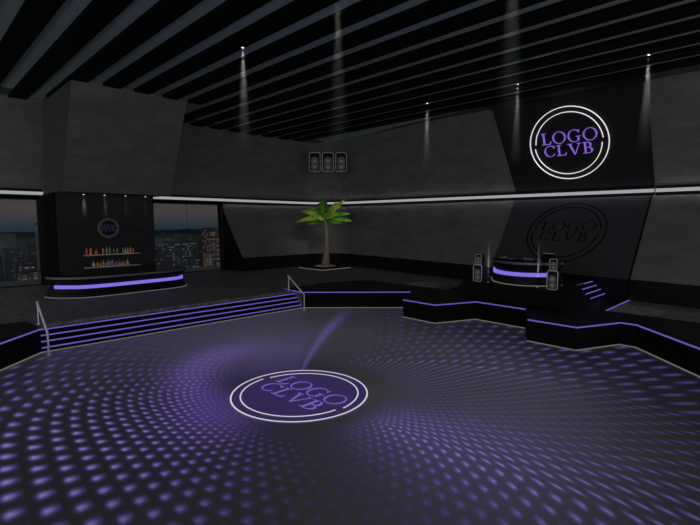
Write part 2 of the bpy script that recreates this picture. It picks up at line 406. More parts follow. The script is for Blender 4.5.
# long steps down to the dance floor
t = thing('stairs', (10, 20.8, 0), 'long black steps with four purple light lines down to the dance floor', 'stairs')
SX0, SX1 = 3.68, 16.41
ys = [20.36, 20.57, 20.78, 20.99, 21.2]; zs = [.19, .385, .58, .775]
for i in range(4):
    g = G(); g.box(SX0, SX1, ys[i], 21.2, 0 if i == 0 else zs[i-1], zs[i]); st = g.build('step', 'matte', t, org=(10, ys[i]+.1, zs[i]-.1))
    g = G(); g.box(SX0+.02, SX1-.02, ys[i]-.03, ys[i]-.002, zs[i]-.042, zs[i]+.006); g.build('led_strip', 'led', st, org=(10, ys[i], zs[i]))

# handrails
def handrail(x, label):
    t = thing('handrail', (x, 19.8, 0), label, 'handrail', 'handrails at the long steps')
    k = (x, 19.78, .86); e = (x, 21.25, 1.82)
    g = G(); g.tube([(x, 19.78, .02), k], .035, 12); g.build('post', 'steel', t)
    g = G(); g.tube([k, (x, 19.80, .885), (x, 21.2, 1.80), e], .042, 12); g.build('rail', 'steel', t)
    g = G(); g.tube([(x, 21.2, PZ+.012), (x, 21.2, 1.77)], .025, 12); g.build('post', 'steel', t)
    g = G(); g.lathe([(.09, 0), (.09, .015), (.05, .03)], 16, Matrix.Translation((x, 19.78, .0))); g.build('base_flange', 'steel', t)
    g = G(); g.lathe([(.08, PZ+.0121), (.08, PZ+.03), (.04, PZ+.04)], 16, Matrix.Translation((x, 21.2, 0))); g.build('base_flange', 'steel', t)
handrail(3.8, 'steel handrail at the left end of the long steps')
handrail(16.12, 'steel handrail at the right end of the long steps')

# floor logo ---------------------------------------------------------------
def arc_ring(rx, ry, ix, iy, a0, a1, c=(0, 0), n=40):
    """thick arc as a list of quads"""
    out = []
    for i in range(n):
        t0 = a0+(a1-a0)*i/n; t1 = a0+(a1-a0)*(i+1)/n
        out.append([(c[0]+ix*cos(t0), c[1]+iy*sin(t0)), (c[0]+rx*cos(t0), c[1]+ry*sin(t0)), (c[0]+rx*cos(t1), c[1]+ry*sin(t1)), (c[0]+ix*cos(t1), c[1]+iy*sin(t1))])
    return out
def bx2(x0, x1, y0, y1): return [(x0, y0), (x1, y0), (x1, y1), (x0, y1)]
D = pi/180
GLYPH = {
 'L': (.74, [bx2(.12, .25, 0, 1), bx2(.0, .38, 0, .04), bx2(.0, .38, .96, 1), bx2(.25, .68, 0, .055), [(.60, .05), (.68, .0), (.74, .27), (.70, .27)]]),
 'O': (1.04, arc_ring(.50, .53, .395, .485, 0, 2*pi, (.52, .5))),
 'G': (1.0, arc_ring(.48, .53, .375, .485, 42*D, 318*D, (.5, .5))+[bx2(.73, .85, .06, .44), bx2(.62, .97, .42, .46), [(.80, .76), (.86, .74), (.87, .98), (.83, .98)]]),
 'C': (.88, arc_ring(.46, .53, .355, .485, 42*D, 318*D, (.48, .5))+[[(.76, .76), (.82, .74), (.83, .98), (.79, .98)], [(.74, .13), (.80, .18), (.84, .28), (.81, .28)]]),
 'V': (1.0, [[(.10, .97), (.26, .97), (.56, -.02), (.49, -.02)], [(.84, .97), (.90, .97), (.56, -.02), (.50, -.02)], bx2(.0, .36, .955, 1), bx2(.70, 1.0, .955, 1)]),
 'B': (.74, [bx2(.12, .25, 0, 1), bx2(.0, .25, 0, .04), bx2(.0, .25, .96, 1), bx2(.25, .36, .955, 1), bx2(.25, .40, .495, .54), bx2(.25, .40, 0, .045)]
       + arc_ring(.28, .2525, .15, .2075, -90*D, 90*D, (.36, .7475), 16)+arc_ring(.33, .27, .20, .225, -90*D, 90*D, (.39, .27), 18)),
}
def word(wd, width, cap, cx, cy):
    gap = .10; tot = sum(GLYPH[c][0] for c in wd)+gap*(len(wd)-1); sx = width/tot; x = cx-width/2; res = []
    for c in wd:
        w, polys = GLYPH[c]
        res.append([[(x+px*sx, cy-cap/2+py*cap) for px, py in p] for p in polys]); x += (w+gap)*sx
    return res
def logo_parts(root, M, R, mring, mletter, d0, d1, wr=.045, m_in=None, warp=None):
    """M maps (reading direction, up, out) to world; depth d0..d1 along out"""
    def emit(polys, name, mm):
        g = G()
        for p in polys: g.prism(p, d0, d1, None if warp else M)
        if warp: g.v = [warp(q) for q in g.v]
        return g.build(name, mm, root)
    emit(arc_ring(R, R, R-wr*R, R-wr*R, 0, 2*pi, n=96), 'outer_ring', mring)
    r2 = R*.855; w2 = wr*R*.85
    emit(arc_ring(r2, r2, r2-w2, r2-w2, (4)*D, (176)*D, (R*.012, R*.0), n=60), 'inner_arc', m_in or mring)
    emit(arc_ring(r2, r2, r2-w2, r2-w2, (184)*D, (356)*D, (-R*.018, R*.0), n=60), 'inner_arc', m_in or mring)
    for ltr in word('LOGO', R*1.40, R*.32, R*.035, R*.19)+word('CLVB', R*1.24, R*.30, -R*.01, -R*.165):
        emit(ltr, 'letter', mletter)

t = thing('floor_logo', (LOGO[0], LOGO[1], 0), 'round glowing floor logo reading LOGO CLVB inside two white rings', 'floor logo')
g = G(); g.lathe([(1.96, .0), (1.96, .008)], 96, Matrix.Translation((LOGO[0], LOGO[1], 0)))
g.sm = [False]*len(g.sm); g.build('disc', 'disc', t)
M = Matrix(((0, 1, 0, LOGO[0]), (-1, 0, 0, LOGO[1]), (0, 0, 1, 0), (0, 0, 0, 1)))
logo_parts(t, M, 1.985, 'neonf', 'neonfp', .009, .016, wr=.022)

# ------------------------------------------------------------------ walls
ZS = 6.76
DL, DR, CR = 34.9, 31.3, 3.0
def corner(cx, cy, r, n=8):
    return [(cx+r*cos(a), cy+r*sin(a)) for a in [pi/2-(pi/2)*i/n for i in range(n+1)]]
base_c = corner(DR-CR, DL-CR, CR)
def loft(name, rows, m, t, label=None):
    """rows: list of polylines (3d) of equal length, lofted into a wall; t = thickness vector per column outward"""
    g = G(); n = len(rows[0]); k = len(rows)
    front = [p for r in rows for p in r]
    back = [tuple(Vector(p)+Vector(t[i % n])) for i, p in enumerate(front)]
    o = len(front); fs = []
    for a in range(k-1):
        for b in range(n-1):
            q = (a*n+b, a*n+b+1, (a+1)*n+b+1, (a+1)*n+b); fs.append(q); fs.append(tuple(o+i for i in reversed(q)))
    ring = [b for b in range(n)]+[a*n+n-1 for a in range(1, k)]+[(k-1)*n+b for b in range(n-2, -1, -1)]+[a*n for a in range(k-2, 0, -1)]
    for i in range(len(ring)):
        p, q = ring[i], ring[(i+1) % len(ring)]; fs.append((q, p, o+p, o+q))
    g.add(front+back, fs); return struct(g, name, m, label)
# upper wall left (above the windows), then the rounded corner
ZT = 12.4
def up_path(z):
    k = (z-6.95)/(ZT-6.95)
    L = [(-11, DL-.6*k), (24, DL-.6*k)]
    C = [(x-1.15*k*max(0, 1-(y-20)/30 if 0 else 1)*(i/8)-.0*k, y-.6*k-(.5*k*(i/8))) for i, (x, y) in enumerate(base_c)]
    return [(x, y, z) for x, y in L+C]
tv = [(0, .4, 0)]*2+[(.4*sin(pi/2*i/8), .4*cos(pi/2*i/8), 0) for i in range(9)]
loft('wall_left', [up_path(6.95), up_path(ZT), up_path(12.9)], 'wall', tv, 'upper left wall above the windows, grey plaster')
def rx_up(y, z):                                   # right wall leans into the room with height
    k = (z-6.95)/(ZT-6.95); top = 1.15+(1.05*min(1, max(0, (31.9-y)/12)))
    return DR-top*k
ypts = [31.9, 28, 24, 20]
def right_path(z, ys_):
    k = (z-6.95)/(ZT-6.95)
    return [(rx_up(y, z), y-(.5+.6)*k if i == 0 and ys_[0] > 31 else y, z) for i, y in enumerate(ys_)]
PLu = [(14.64, 15.45), (6.32, 6.50)]               # upper panel edges: y at strip, y at top
def ey(e, z): k = (z-6.95)/(12.4-6.95); return e[0]+(e[1]-e[0])*k
zz = [6.95, ZT, 12.9]
rows = [[(rx_up(y, z), y, z) for y in ([31.9-1.1*(z-6.95)/(ZT-6.95)]+[28, 24, 20]+[ey(PLu[0], min(z, ZT))])] for z in zz]
loft('wall_right', rows, 'wall', [(.4, 0, 0)]*5, 'upper right wall of grey plaster left of the neon logo')
rows = [[(rx_up(y, z), y, z) for y in (ey(PLu[1], min(z, ZT)), 3, -11)] for z in zz]
loft('wall_right', rows, 'wall', [(.4, 0, 0)]*3, 'upper right wall of grey plaster right of the neon logo')
rows = [[(rx_up(y, z)-.03, y, z) for y in (ey(PLu[0], min(z, ZT)), ey(PLu[1], min(z, ZT)))] for z in zz]
loft('wall_panel', rows, 'panel_up', [(.4, 0, 0)]*2, 'black wall panel behind the neon logo')

# lower walls lean in towards their foot
ZB, ZL = 2.0, 6.57
rb = lambda y: 29.75-(31-y)*.122                   # x of the right wall's foot
LB = 32.3
nC = len(base_c)
foot_c = [(24.0+ (rb(30.6)-24.0)*0, LB)]
def low_path(z):
    k = (ZL-z)/(ZL-ZB); k = min(k, 1)
    L = [(19.95+0*k, DL-(DL-LB)*k), (24, DL-(DL-LB)*k)]
    C = []
    cr = 2.6; fc = corner(29.6-cr, LB-cr, cr)
    for i, (x, y) in enumerate(base_c): C.append((x+(fc[i][0]-x)*k, y+(fc[i][1]-y)*k))
    return [(x, y, z) for x, y in L+C]
# bottom-left edge of this wall is cut obliquely: it widens into the room going down
rows = [low_path(ZL), low_path(ZB)]
rows[0][0] = (19.45, DL, ZL); rows[1][0] = (19.93, LB, ZB)
loft('wall_left', rows, 'wall', tv, 'lower left wall of grey plaster behind the palm')
def rx_low(y, z):
    k = (ZL-z)/(ZL-ZB); return DR+(rb(y)-DR)*min(1, k)
PLl = [(14.70, 14.55), (6.50, 6.33)]
def eyl(e, z): k = min(1, (ZL-z)/(ZL-ZB)); return e[0]+(e[1]-e[0])*k
zz = [ZL, ZB]
rows = [[(rx_low(y, z), y, z) for y in ([31.9-(31.9-29.7)*min(1, (ZL-z)/(ZL-ZB))]+[26, 20]+[eyl(PLl[0], z)])] for z in zz]
rows[1][0] = (29.6, 29.7, ZB)
loft('wall_right', rows, 'wall', [(.4, 0, 0)]*4, 'lower right wall of grey plaster beside the palm')
rows = [[(rx_low(y, z), y, z) for y in (eyl(PLl[1], z), 3, -11)] for z in zz]
loft('wall_right', rows, 'wall', [(.4, 0, 0)]*3, 'lower right wall of grey plaster right of the dark logo panel')
rows = [[(rx_low(y, z)-.03, y, z) for y in [eyl(PLl[0], z)+(eyl(PLl[1], z)-eyl(PLl[0], z))*j/14 for j in range(15)]] for z in [ZL+(ZB-ZL)*i/12 for i in range(13)]]
loft('wall_panel', rows, 'panel', [(.4, 0, 0)]*15, 'dark slanted wall panel with the black logo')
g = G(); g.slab([(DR-.06, 6.47, ZL), (DR-.06, 6.40, ZL), (rb(6.3)-.06, 6.25, ZB), (rb(6.3)-.06, 6.34, ZB)], (.06, 0, 0)); struct(g, 'trim_12', 'matte', 'black joint at the right edge of the dark panel')
g = G(); g.slab([(rb(6.3)-.07, 6.25, ZB), (rb(6.3)-.07, 6.34, ZB), (rb(6.3)-.07, 6.34, PZ), (rb(6.3)-.07, 6.25, PZ)], (.06, 0, 0)); struct(g, 'trim_12', 'matte', 'black joint in the baseboard')
# baseboards: tall black bands
bp_ = [(19.93, LB), (24, LB)]+corner(29.6-2.6, LB-2.6, 2.6)
g = G(); g.sweep(bp_, [(0, PZ), (.35, PZ), (.35, ZB), (0, ZB)]); struct(g, 'baseboard_left', 'black', 'tall black baseboard of the left wall')
g = G(); g.sweep([(29.6, 29.7), (rb(20), 20), (rb(6), 6), (rb(-11), -11)], [(0, PZ), (.35, PZ), (.35, ZB), (0, ZB)]); struct(g, 'baseboard_right', 'black', 'tall black baseboard of the right wall')
# end face of the leaning lower wall
g = G(); g.add([(19.44, DL, ZL), (19.92, LB, ZB), (19.92, LB, PZ), (19.5, DL+.2, PZ), (19.3, DL+.2, ZL)], [(0, 1, 2, 3, 4)])
g.slab([(19.42, DL, ZL), (19.91, LB, ZB), (19.91, LB, PZ), (19.6, DL+.2, PZ), (19.42, DL+.2, ZL)], (.05, 0, 0)); struct(g, 'trim_13', 'matte', 'black end face of the leaning wall beside the window')
g = G(); g.tube([(19.42, 34.72, 6.5), (19.5, 34.45, PZ)], .03, 6); struct(g, 'trim_14', 'frame2', 'thin metal edge of the wall end')

# light strip in its dark recess, right round the room
def strip(path, label, cat=True):
    t = thing('wall_light', (path[0][0], path[0][1], ZS), label, 'wall light')
    g = G(); g.sweep(path, [(-.06, ZS-.27), (.3, ZS-.27), (.3, ZS+.27), (-.06, ZS+.27), (-.06, ZS+.19), (.04, ZS+.19), (.04, ZS-.19), (-.06, ZS-.19)]); g.build('recess', 'matte', t)
    g = G(); g.sweep(path, [(-.17, ZS-.08), (-.155, ZS-.10), (-.14, ZS-.10), (-.13, ZS-.075), (.0, ZS-.075), (.0, ZS+.075), (-.13, ZS+.075), (-.14, ZS+.10), (-.155, ZS+.10), (-.17, ZS+.08)]); g.build('led_tube', 'ledw', t)
    g = G()  # hidden emitters added behind the tube to brighten the walls near it
    for q in (-1, 1): g.sweep(path, [(-.125, ZS+q*.0755), (-.065, ZS+q*.0755), (-.065, ZS+q*.079), (-.125, ZS+q*.079)])
    g.build('wall_glow_emitter', 'wallglow', t)
strip([(-11, DL-.06), (6.9, DL-.06)], 'long white light strip above the left-hand window')
strip([(12.8, DL-.06), (24, DL-.06)]+[(x-.04, y-.04) for x, y in base_c]+[(DR-.06, 24), (DR-.06, 6.33)], 'long white light strip running round the corner behind the palm')
strip([(DR-.06, 6.25), (DR-.06, -11)], 'white light strip right of the logo panels')

# ------------------------------------------------------------------ ceiling
ZC = 12.545
g = G(); g.box(-11, 33, -11, 37, ZC+.02, ZC+.2); struct(g, 'ceiling', 'ceil', 'blue-grey ceiling above the black beams')
BX0, BS, BW = 3.68, 1.637, .90
k0 = -8
names = {}
for k in range(k0, 15):
    x = BX0+k*BS
    y1 = 34.3
    if -.5 < (x-6.7) and x+BW < 14.6 and x > 6.2: y1 = 27.9
    if x+BW > 24: y1 = 34.3-max(0, (x+BW-24))*.12
    g = G(); g.box(x, x+BW, -11, y1, ZT, ZC+.02)
    o = g.build('ceiling_beam', 'beam', org=(x+BW/2, 13, ZT))
    idx = 14-k
    rank = ['nearest', 'second', 'third', 'fourth', 'fifth', 'sixth', 'seventh', 'eighth', 'ninth', 'tenth', 'eleventh', 'twelfth', 'thirteenth', 'fourteenth', 'fifteenth', 'sixteenth', 'seventeenth', 'eighteenth', 'nineteenth', 'twentieth', 'twenty-first', 'twenty-second', 'twenty-third'][idx]
    tag(o, 'long black ceiling beam, %s from the neon logo wall' % rank, 'ceiling beam', 'black beams under the ceiling', 'structure')
# plaster border of the ceiling along the walls
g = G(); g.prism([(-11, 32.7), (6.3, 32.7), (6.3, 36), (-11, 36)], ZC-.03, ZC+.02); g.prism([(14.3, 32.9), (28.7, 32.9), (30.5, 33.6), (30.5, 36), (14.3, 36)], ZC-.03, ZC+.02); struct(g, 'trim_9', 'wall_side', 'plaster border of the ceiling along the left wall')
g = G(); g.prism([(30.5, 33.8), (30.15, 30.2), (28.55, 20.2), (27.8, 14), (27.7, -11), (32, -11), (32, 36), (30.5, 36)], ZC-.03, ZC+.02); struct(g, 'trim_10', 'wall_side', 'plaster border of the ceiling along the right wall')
g = G(); g.prism([(27.5, 15.5), (27.5, 6.5), (30.5, 6.5), (30.5, 15.5)], ZC-.06, ZC-.031); struct(g, 'trim_11', 'panel_up', 'black ceiling border above the neon logo panel')

# ------------------------------------------------------------------ block over the bar, and bar column
zb_ = 6.72
def by(z): return 30.5-(z-zb_)*(2.7/(12.4-zb_))    # face leans in with height
def bxl(z): return 6.98+(z-zb_)*(.12/5.7)
def bxr(z): return 13.35+(z-zb_)*(.05/5.7)
z1 = ZC+.02
bot = [(bxl(zb_), by(zb_), zb_), (bxr(zb_), by(zb_), zb_), (bxr(zb_), DL+.3, zb_), (bxl(zb_), DL+.3, zb_)]
top = [(bxl(z1), by(z1), z1), (bxr(z1), by(z1), z1), (bxr(z1), DL+.3, z1), (bxl(z1), DL+.3, z1)]
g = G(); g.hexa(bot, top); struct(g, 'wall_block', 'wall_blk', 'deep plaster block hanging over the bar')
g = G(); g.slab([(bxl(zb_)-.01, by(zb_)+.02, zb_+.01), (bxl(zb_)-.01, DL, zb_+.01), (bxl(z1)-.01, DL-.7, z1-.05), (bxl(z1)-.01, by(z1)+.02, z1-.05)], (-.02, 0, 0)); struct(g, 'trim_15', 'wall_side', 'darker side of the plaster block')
g = G(); g.slab([(bxl(z1)-.04, DL-2.1, ZT-.0), (bxl(z1)-.04, by(z1)-.2, ZT-.0), (bxl(z1)-.04, by(z1)-.2, ZC+.015), (bxl(z1)-.04, DL-2.1, ZC+.015)], (-.12, 0, 0)); struct(g, 'trim_16', 'matte', 'black lip at the top of the plaster block')
CX0, CX1, CY = 6.93, 12.72, 31.85
MT['barwall'] = wall_mat('black plaster', (.032, .032, .036))
g = G(); g.box(CX0, CX1, CY, DL+.3, PZ, zb_); struct(g, 'wall_bar', 'barwall', 'black wall behind the bar')
g = G(); g.slab([(6.85, CY+.02, PZ), (6.85, DL, PZ), (6.85, DL, zb_-.01), (6.85, CY+.02, zb_-.01)], (.07, 0, 0)); struct(g, 'trim_17', 'matte', 'matt black side of the bar wall')

# ------------------------------------------------------------------ windows
WZ = 6.40
def window(name, x0, x1, mull, label):
    y = 34.5
    w = G()
    w.box(x0, x1, y-.08, y+.08, WZ-.08, WZ+.25); w.box(x0, x1, y-.08, y+.08, PZ, PZ+.06)
    w.box(x1-.14, x1, y-.08, y+.08, PZ+.06, WZ-.08)
    w.box(x0, x0+.1, y-.08, y+.08, PZ+.06, WZ-.08)
    f = struct(w, name, 'frame', label)
    for i, mx in enumerate(mull):
        q = G(); q.box(mx-.007, mx+.007, y-.02, y+.02, PZ+.06, WZ-.08); q.build('glazing_bar', 'frame2', f)
    q = G(); q.box(x0+.1, x1-.14, y-.006, y+.006, PZ+.06, WZ-.08); q.build('pane', 'glass', f)
window('window_1', -11, 6.6, [-2.2, -7], 'floor-to-ceiling window left of the bar showing the dusk city')
window('window_2', 12.75, 19.5, [16.35], 'floor-to-ceiling window right of the bar showing the dusk city')
g = G(); g.box(6.6, 6.86, 34.35, 34.9, PZ, 6.5); struct(g, 'trim_18', 'frame', 'dark metal post between the window and the bar wall')
g = G(); g.box(-11, 6.86, 34.42, 34.95, 6.4, 6.55); g.box(12.72, 19.5, 34.42, 34.95, 6.4, 6.55); struct(g, 'trim_19', 'matte', 'black soffit over the windows')

# ------------------------------------------------------------------ bar
def smooth_path(pts, n=6):
    out = []; P = [Vector((p[0], p[1], 0)) for p in pts]
    for i in range(len(P)-1):
        p0 = P[max(i-1, 0)]; p1 = P[i]; p2 = P[i+1]; p3 = P[min(i+2, len(P)-1)]
        for k in range(n):
            t = k/n; q = .5*((2*p1)+(-p0+p2)*t+(2*p0-5*p1+4*p2-p3)*t*t+(-p0+3*p1-3*p2+p3)*t*t*t)
            out.append((q.x, q.y))
    out.append((P[-1].x, P[-1].y)); return out
t = thing('bar_counter', (9.5, 27.8, PZ), 'long curved black bar counter with a wide purple light band', 'bar counter')
bp1 = smooth_path([(5.5, 28.7), (5.85, 27.85), (6.85, 27.0), (8.1, 26.82), (9.8, 26.9), (12.0, 27.12), (12.95, 27.75), (13.3, 29.0)])
g = G(); g.sweep(bp1, [(0, PZ+.03), (.18, 1.38), (.28, 1.40), (.28, 1.58), (.02, 1.92), (.7, 1.92), (.7, PZ+.03)]); g.build('body', 'black', t)
g = G(); g.sweep(bp1[2:], [(-.06, 1.93), (.75, 1.93), (.75, 2.04), (-.06, 2.04)]); g.build('countertop', 'rim', t)
g = G(); g.sweep(bp1[2:], [(-.03, 2.041), (.71, 2.041), (.71, 2.05), (-.03, 2.05)]); g.build('counter_inlay', 'black', t)
g = G(); g.sweep(bp1[4:-3], [(.19, 1.39), (.27, 1.39), (.27, 1.57), (.19, 1.55)]); g.build('led_strip', 'ledbar', t)
g = G(); g.sweep(bp1, [(-.03, PZ), (.1, PZ), (.1, PZ+.035), (-.03, PZ+.035)]); g.build('plinth_trim', 'paletrim', t)

for zsf, lab in ((2.86, 'upper'), (2.08, 'lower')):
    g = G(); g.box(8.25, 11.6, CY-.30, CY-.001, zsf-.035, zsf+.035); o = g.build('shelf', 'shelf', org=(9.9, CY, zsf)); tag(o, '%s grey shelf of bottles on the black bar wall' % lab, 'shelf')

BP = {  # bottle profiles: (radius, height) for a bottle of height 1
 'slim': [(.10, 0), (.115, .03), (.115, .55), (.09, .64), (.04, .74), (.035, .95), (.045, .96), (.045, 1)],
 'wine': [(.12, 0), (.13, .02), (.13, .6), (.10, .70), (.045, .78), (.04, 1)],
 'round': [(.10, 0), (.22, .12), (.27, .32), (.22, .52), (.08, .66), (.05, .74), (.05, .95), (.07, .96), (.07, 1)],
 'squat': [(.19, 0), (.21, .04), (.21, .5), (.15, .62), (.06, .70), (.06, .9), (.08, .9), (.08, 1)],
 'cone': [(.19, 0), (.20, .05), (.05, .72), (.045, 1)],
}
def bottle(px, kind, h, col, label, zsf, group):
    # px: place along the shelf in metres from its left end
    g = G(); prof = [(min(r*h*1.05, .068 if kind != 'round' else .10), z*h) for r, z in BP[kind][:-1]]
    x = 8.25+px
    t = thing('bottle', (x, CY-.16, zsf+.0351), label, 'bottle', group, local=True)
    g.lathe(prof, 14); g.build('body', bcol(col), t)
    g = G(); r = min(BP[kind][-1][0]*h*1.2, .05); g.lathe([(r, .93*h), (r, h)], 10); g.build('cap', 'shelf' if col in ('clear', 'cream') else 'black', t)
BC = {'red': (.62, .10, .05), 'orange': (.75, .22, .03), 'pink': (.62, .16, .17), 'green': (.22, .42, .08), 'teal': (.12, .42, .28), 'cream': (.62, .48, .30), 'amber': (.55, .28, .10), 'clear': (.45, .47, .44), 'violet': (.28, .18, .42), 'blue': (.14, .14, .40), 'brown': (.32, .18, .07)}
BM = {}
def bcol(c):
    if c not in BM: BM[c] = bottle_mat(c+' bottle glass', BC[c])
    return BM[c]
def pos(x): return (x-84)/54*3.3
UP = [(86.8, 'slim', .52, 'red'), (90.5, 'wine', .54, 'orange'), (95.6, 'round', .38, 'orange'), (102.3, 'wine', .48, 'pink'), (105.7, 'slim', .50, 'green'), (108.8, 'slim', .50, 'green'), (112.5, 'slim', .42, 'pink'), (116.0, 'wine', .44, 'green'), (121.8, 'slim', .42, 'teal'), (124.2, 'squat', .36, 'cream'), (126.8, 'squat', .42, 'pink'), (129.6, 'squat', .46, 'amber'), (132.3, 'wine', .42, 'amber')]
LO = [(92.6, 'round', .40, 'clear'), (96.3, 'squat', .36, 'orange'), (99.2, 'squat', .34, 'amber'), (101.8, 'slim', .40, 'cream'), (104.3, 'squat', .36, 'brown'), (106.6, 'slim', .42, 'clear'), (108.6, 'wine', .44, 'violet'), (110.8, 'wine', .50, 'pink'), (113.0, 'squat', .34, 'blue'), (115.4, 'squat', .36, 'violet'), (117.9, 'cone', .38, 'clear'), (120.4, 'squat', .34, 'brown'), (122.4, 'cone', .36, 'cream'), (126.1, 'round', .38, 'cream')]
ORD = ['first', 'second', 'third', 'fourth', 'fifth', 'sixth', 'seventh', 'eighth', 'ninth', 'tenth', 'eleventh', 'twelfth', 'thirteenth', 'fourteenth']
SH = {'slim': 'slim', 'wine': 'tall', 'round': 'round-bellied', 'squat': 'squat', 'cone': 'cone-shaped'}
for lst, zsf, nm in ((UP, 2.86, 'upper'), (LO, 2.08, 'lower')):
    for i, (x, k, h, c) in enumerate(lst):
        bottle(pos(x), k, h, c, '%s %s bottle, %s from the left on the %s shelf' % (SH[k], c, ORD[i], nm), zsf, 'bottles on the %s bar shelf' % nm)

# round emblem on the bar wall
t = thing('bar_sign', (9.77, CY, 4.56), 'small dim round sign reading LOGO CLVB on the bar wall', 'sign')
g = G(); g.lathe([(.60, 0), (.60, .05)], 40, Matrix.Translation((9.77, CY-.001, 4.56)) @ Matrix.Rotation(pi/2, 4, 'X')); g.build('disc', 'panel_up', t)
M = Matrix(((1, 0, 0, 9.77), (0, 0, -1, CY-.05), (0, 1, 0, 4.56), (0, 0, 0, 1)))
DIMW = emis('dim neon ring', (.8, .8, .85), .06); DIMP = emis('dim purple neon', (.30, .22, .7), .10)
logo_parts(t, M, .62, DIMW, DIMP, .001, .02, wr=.05)

# ------------------------------------------------------------------ palm and planter
PX, PY = 26.65, 29.7
t = thing('planter', (PX, PY, PZ), 'low square black planter with pale gravel under the palm', 'planter')
pc = [(25.0, 31.2), (24.8, 27.85), (28.05, 27.75), (28.6, 31.3)]
PZB = 1.12
pc = [(PX-1.75, PY+1.55), (PX-1.75, PY-1.55), (PX+1.45, PY-1.55), (PX+1.45, PY+1.55)]
g = G(); g.sweep(pc, [(0, PZ), (.5, PZ), (.5, PZB), (0, PZB)], closed=True); g.build('curb', 'black', t)
g = G(); g.sweep(pc, [(-.025, PZ), (0, PZ), (0, PZ+.05), (-.025, PZ+.05)], closed=True); g.build('trim_line', 'paletrim', t)
g = G(); g.box(PX-1.24, PX+.94, PY-1.04, PY+1.04, PZ, PZB-.04); g.build('inner_lid', 'black', t)
g = G(); g.lathe([(.95, PZB-.0399), (.95, PZB-.02), (.7, PZB-.002), (.1, PZB-.002)], 32, Matrix.Translation((PX, PY, 0))); g.build('gravel', 'soil', t)
t = thing('palm_tree', (PX, PY, PZB), 'potted palm with a slender brown trunk and bright green leaves', 'palm')
prof = [(.34, 0), (.36, .15), (.30, .5), (.25, .9), (.20, 1.3), (.17, 2.0), (.155, 2.6), (.165, 3.1), (.17, 3.5), (.22, 3.8), (.20, 4.0)]
pts = []; rad = []
for i in range(33):
    z = 4.05*i/32
    for (r0, z0), (r1, z1_) in zip(prof[:-1], prof[1:]):
        if z0 <= z <= z1_: r = r0+(r1-r0)*(z-z0)/(z1_-z0); break
    else: r = .2
    off = -.10*sin(pi*z/4.05)
    pts.append((PX-off*.7, PY+off*.7, PZB+.02+z)); rad.append(r*(.98+.05*(i % 2)))
g = G(); g.tube(pts, rad, 16); g.build('trunk', 'trunk', t)
CZ = PZB+4.0
def leaf(az, reach, rise, tipz, wid, m, label=None, root=t):
    """pinnate blade: arched midrib, leaflets fused into a saw-edged, folded blade; az measured from picture right, + away from viewer"""
    rt = Vector((1, -1, 0)).normalized(); aw = Vector((1, 1, 0)).normalized()
    d = rt*cos(az)+aw*sin(az); side = Vector((-d.y, d.x, 0)); up = Vector((0, 0, 1))
    P0 = Vector((PX+.0, PY+.0, CZ)); P2 = P0+d*reach+up*tipz; P1 = P0+d*reach*.45+up*rise
    n = 18; g = G(); vs = []; fs = []
    for i in range(n+1):
        s = i/n; p = P0*(1-s)**2+P1*2*s*(1-s)+P2*s*s
        tg = ((P1-P0)*(1-s)+(P2-P1)*s).normalized(); nn = side.cross(tg).normalized()
        if nn.z < 0: nn = -nn
        w = wid*(min(1, s*4+.12))*(1-max(0, (s-.45)/.55)**2.2)*(1 if i % 2 == 0 else .78)+.01
        q = nn; vs += [p+nn*.012, p+side*w*.55-q*w*.45+tg*w*.18, p+side*w*.9-q*w*1.15+tg*w*.4, p-side*w*.55-q*w*.45+tg*w*.18, p-side*w*.9-q*w*1.15+tg*w*.4, p-nn*.03]
    for i in range(n):
        a = i*6; b = a+6
        for (q, w) in ((0, 1), (1, 2), (3, 0), (4, 3)): fs.append((a+q, a+w, b+w, b+q))
        for (q, w) in ((1, 5), (5, 3)): fs.append((a+q, a+w, b+w, b+q))
    g.add(vs, fs, False); o = g.build('leaf', m, root)
    if label: o['label'] = label
    return o
leaf(pi*1.02, 2.5, .75, -.22, .36, 'leafy')
leaf(pi*.93, 2.2, 1.05, .75, .34, 'leafy')
leaf(pi*1.15, 1.35, .9, -.1, .38, 'leaf')
leaf(pi*.80, 1.75, 1.45, 1.0, .36, 'leaf')
leaf(pi*.62, .7, 1.6, 1.75, .50, 'leafd', 'dark green upright leaf')
leaf(pi*1.45, .42, 1.4, 1.75, .46, 'leafd', 'dark green upright leaf')
leaf(.10, 1.75, 1.4, 1.8, .30, 'leafy')
leaf(.45, 1.2, 1.6, 1.5, .36, 'leaf')
leaf(-.12, 2.2, 1.0, .5, .34, 'leaf')
leaf(.06, 2.4, .55, -.12, .34, 'leaf')
leaf(-.75, 1.5, .75, .35, .36, 'leaf')
leaf(-1.3, 1.1, .75, .55, .34, 'leafy')
leaf(pi*1.3, 1.2, .55, .1, .36, 'leafy')
leaf(-.35, 1.5, .25, -.35, .34, 'leafd')
leaf(pi*1.08, 1.6, .2, -.35, .34, 'leafd')
leaf(pi*.4, 1.5, 1.1, .7, .4, 'leafd')

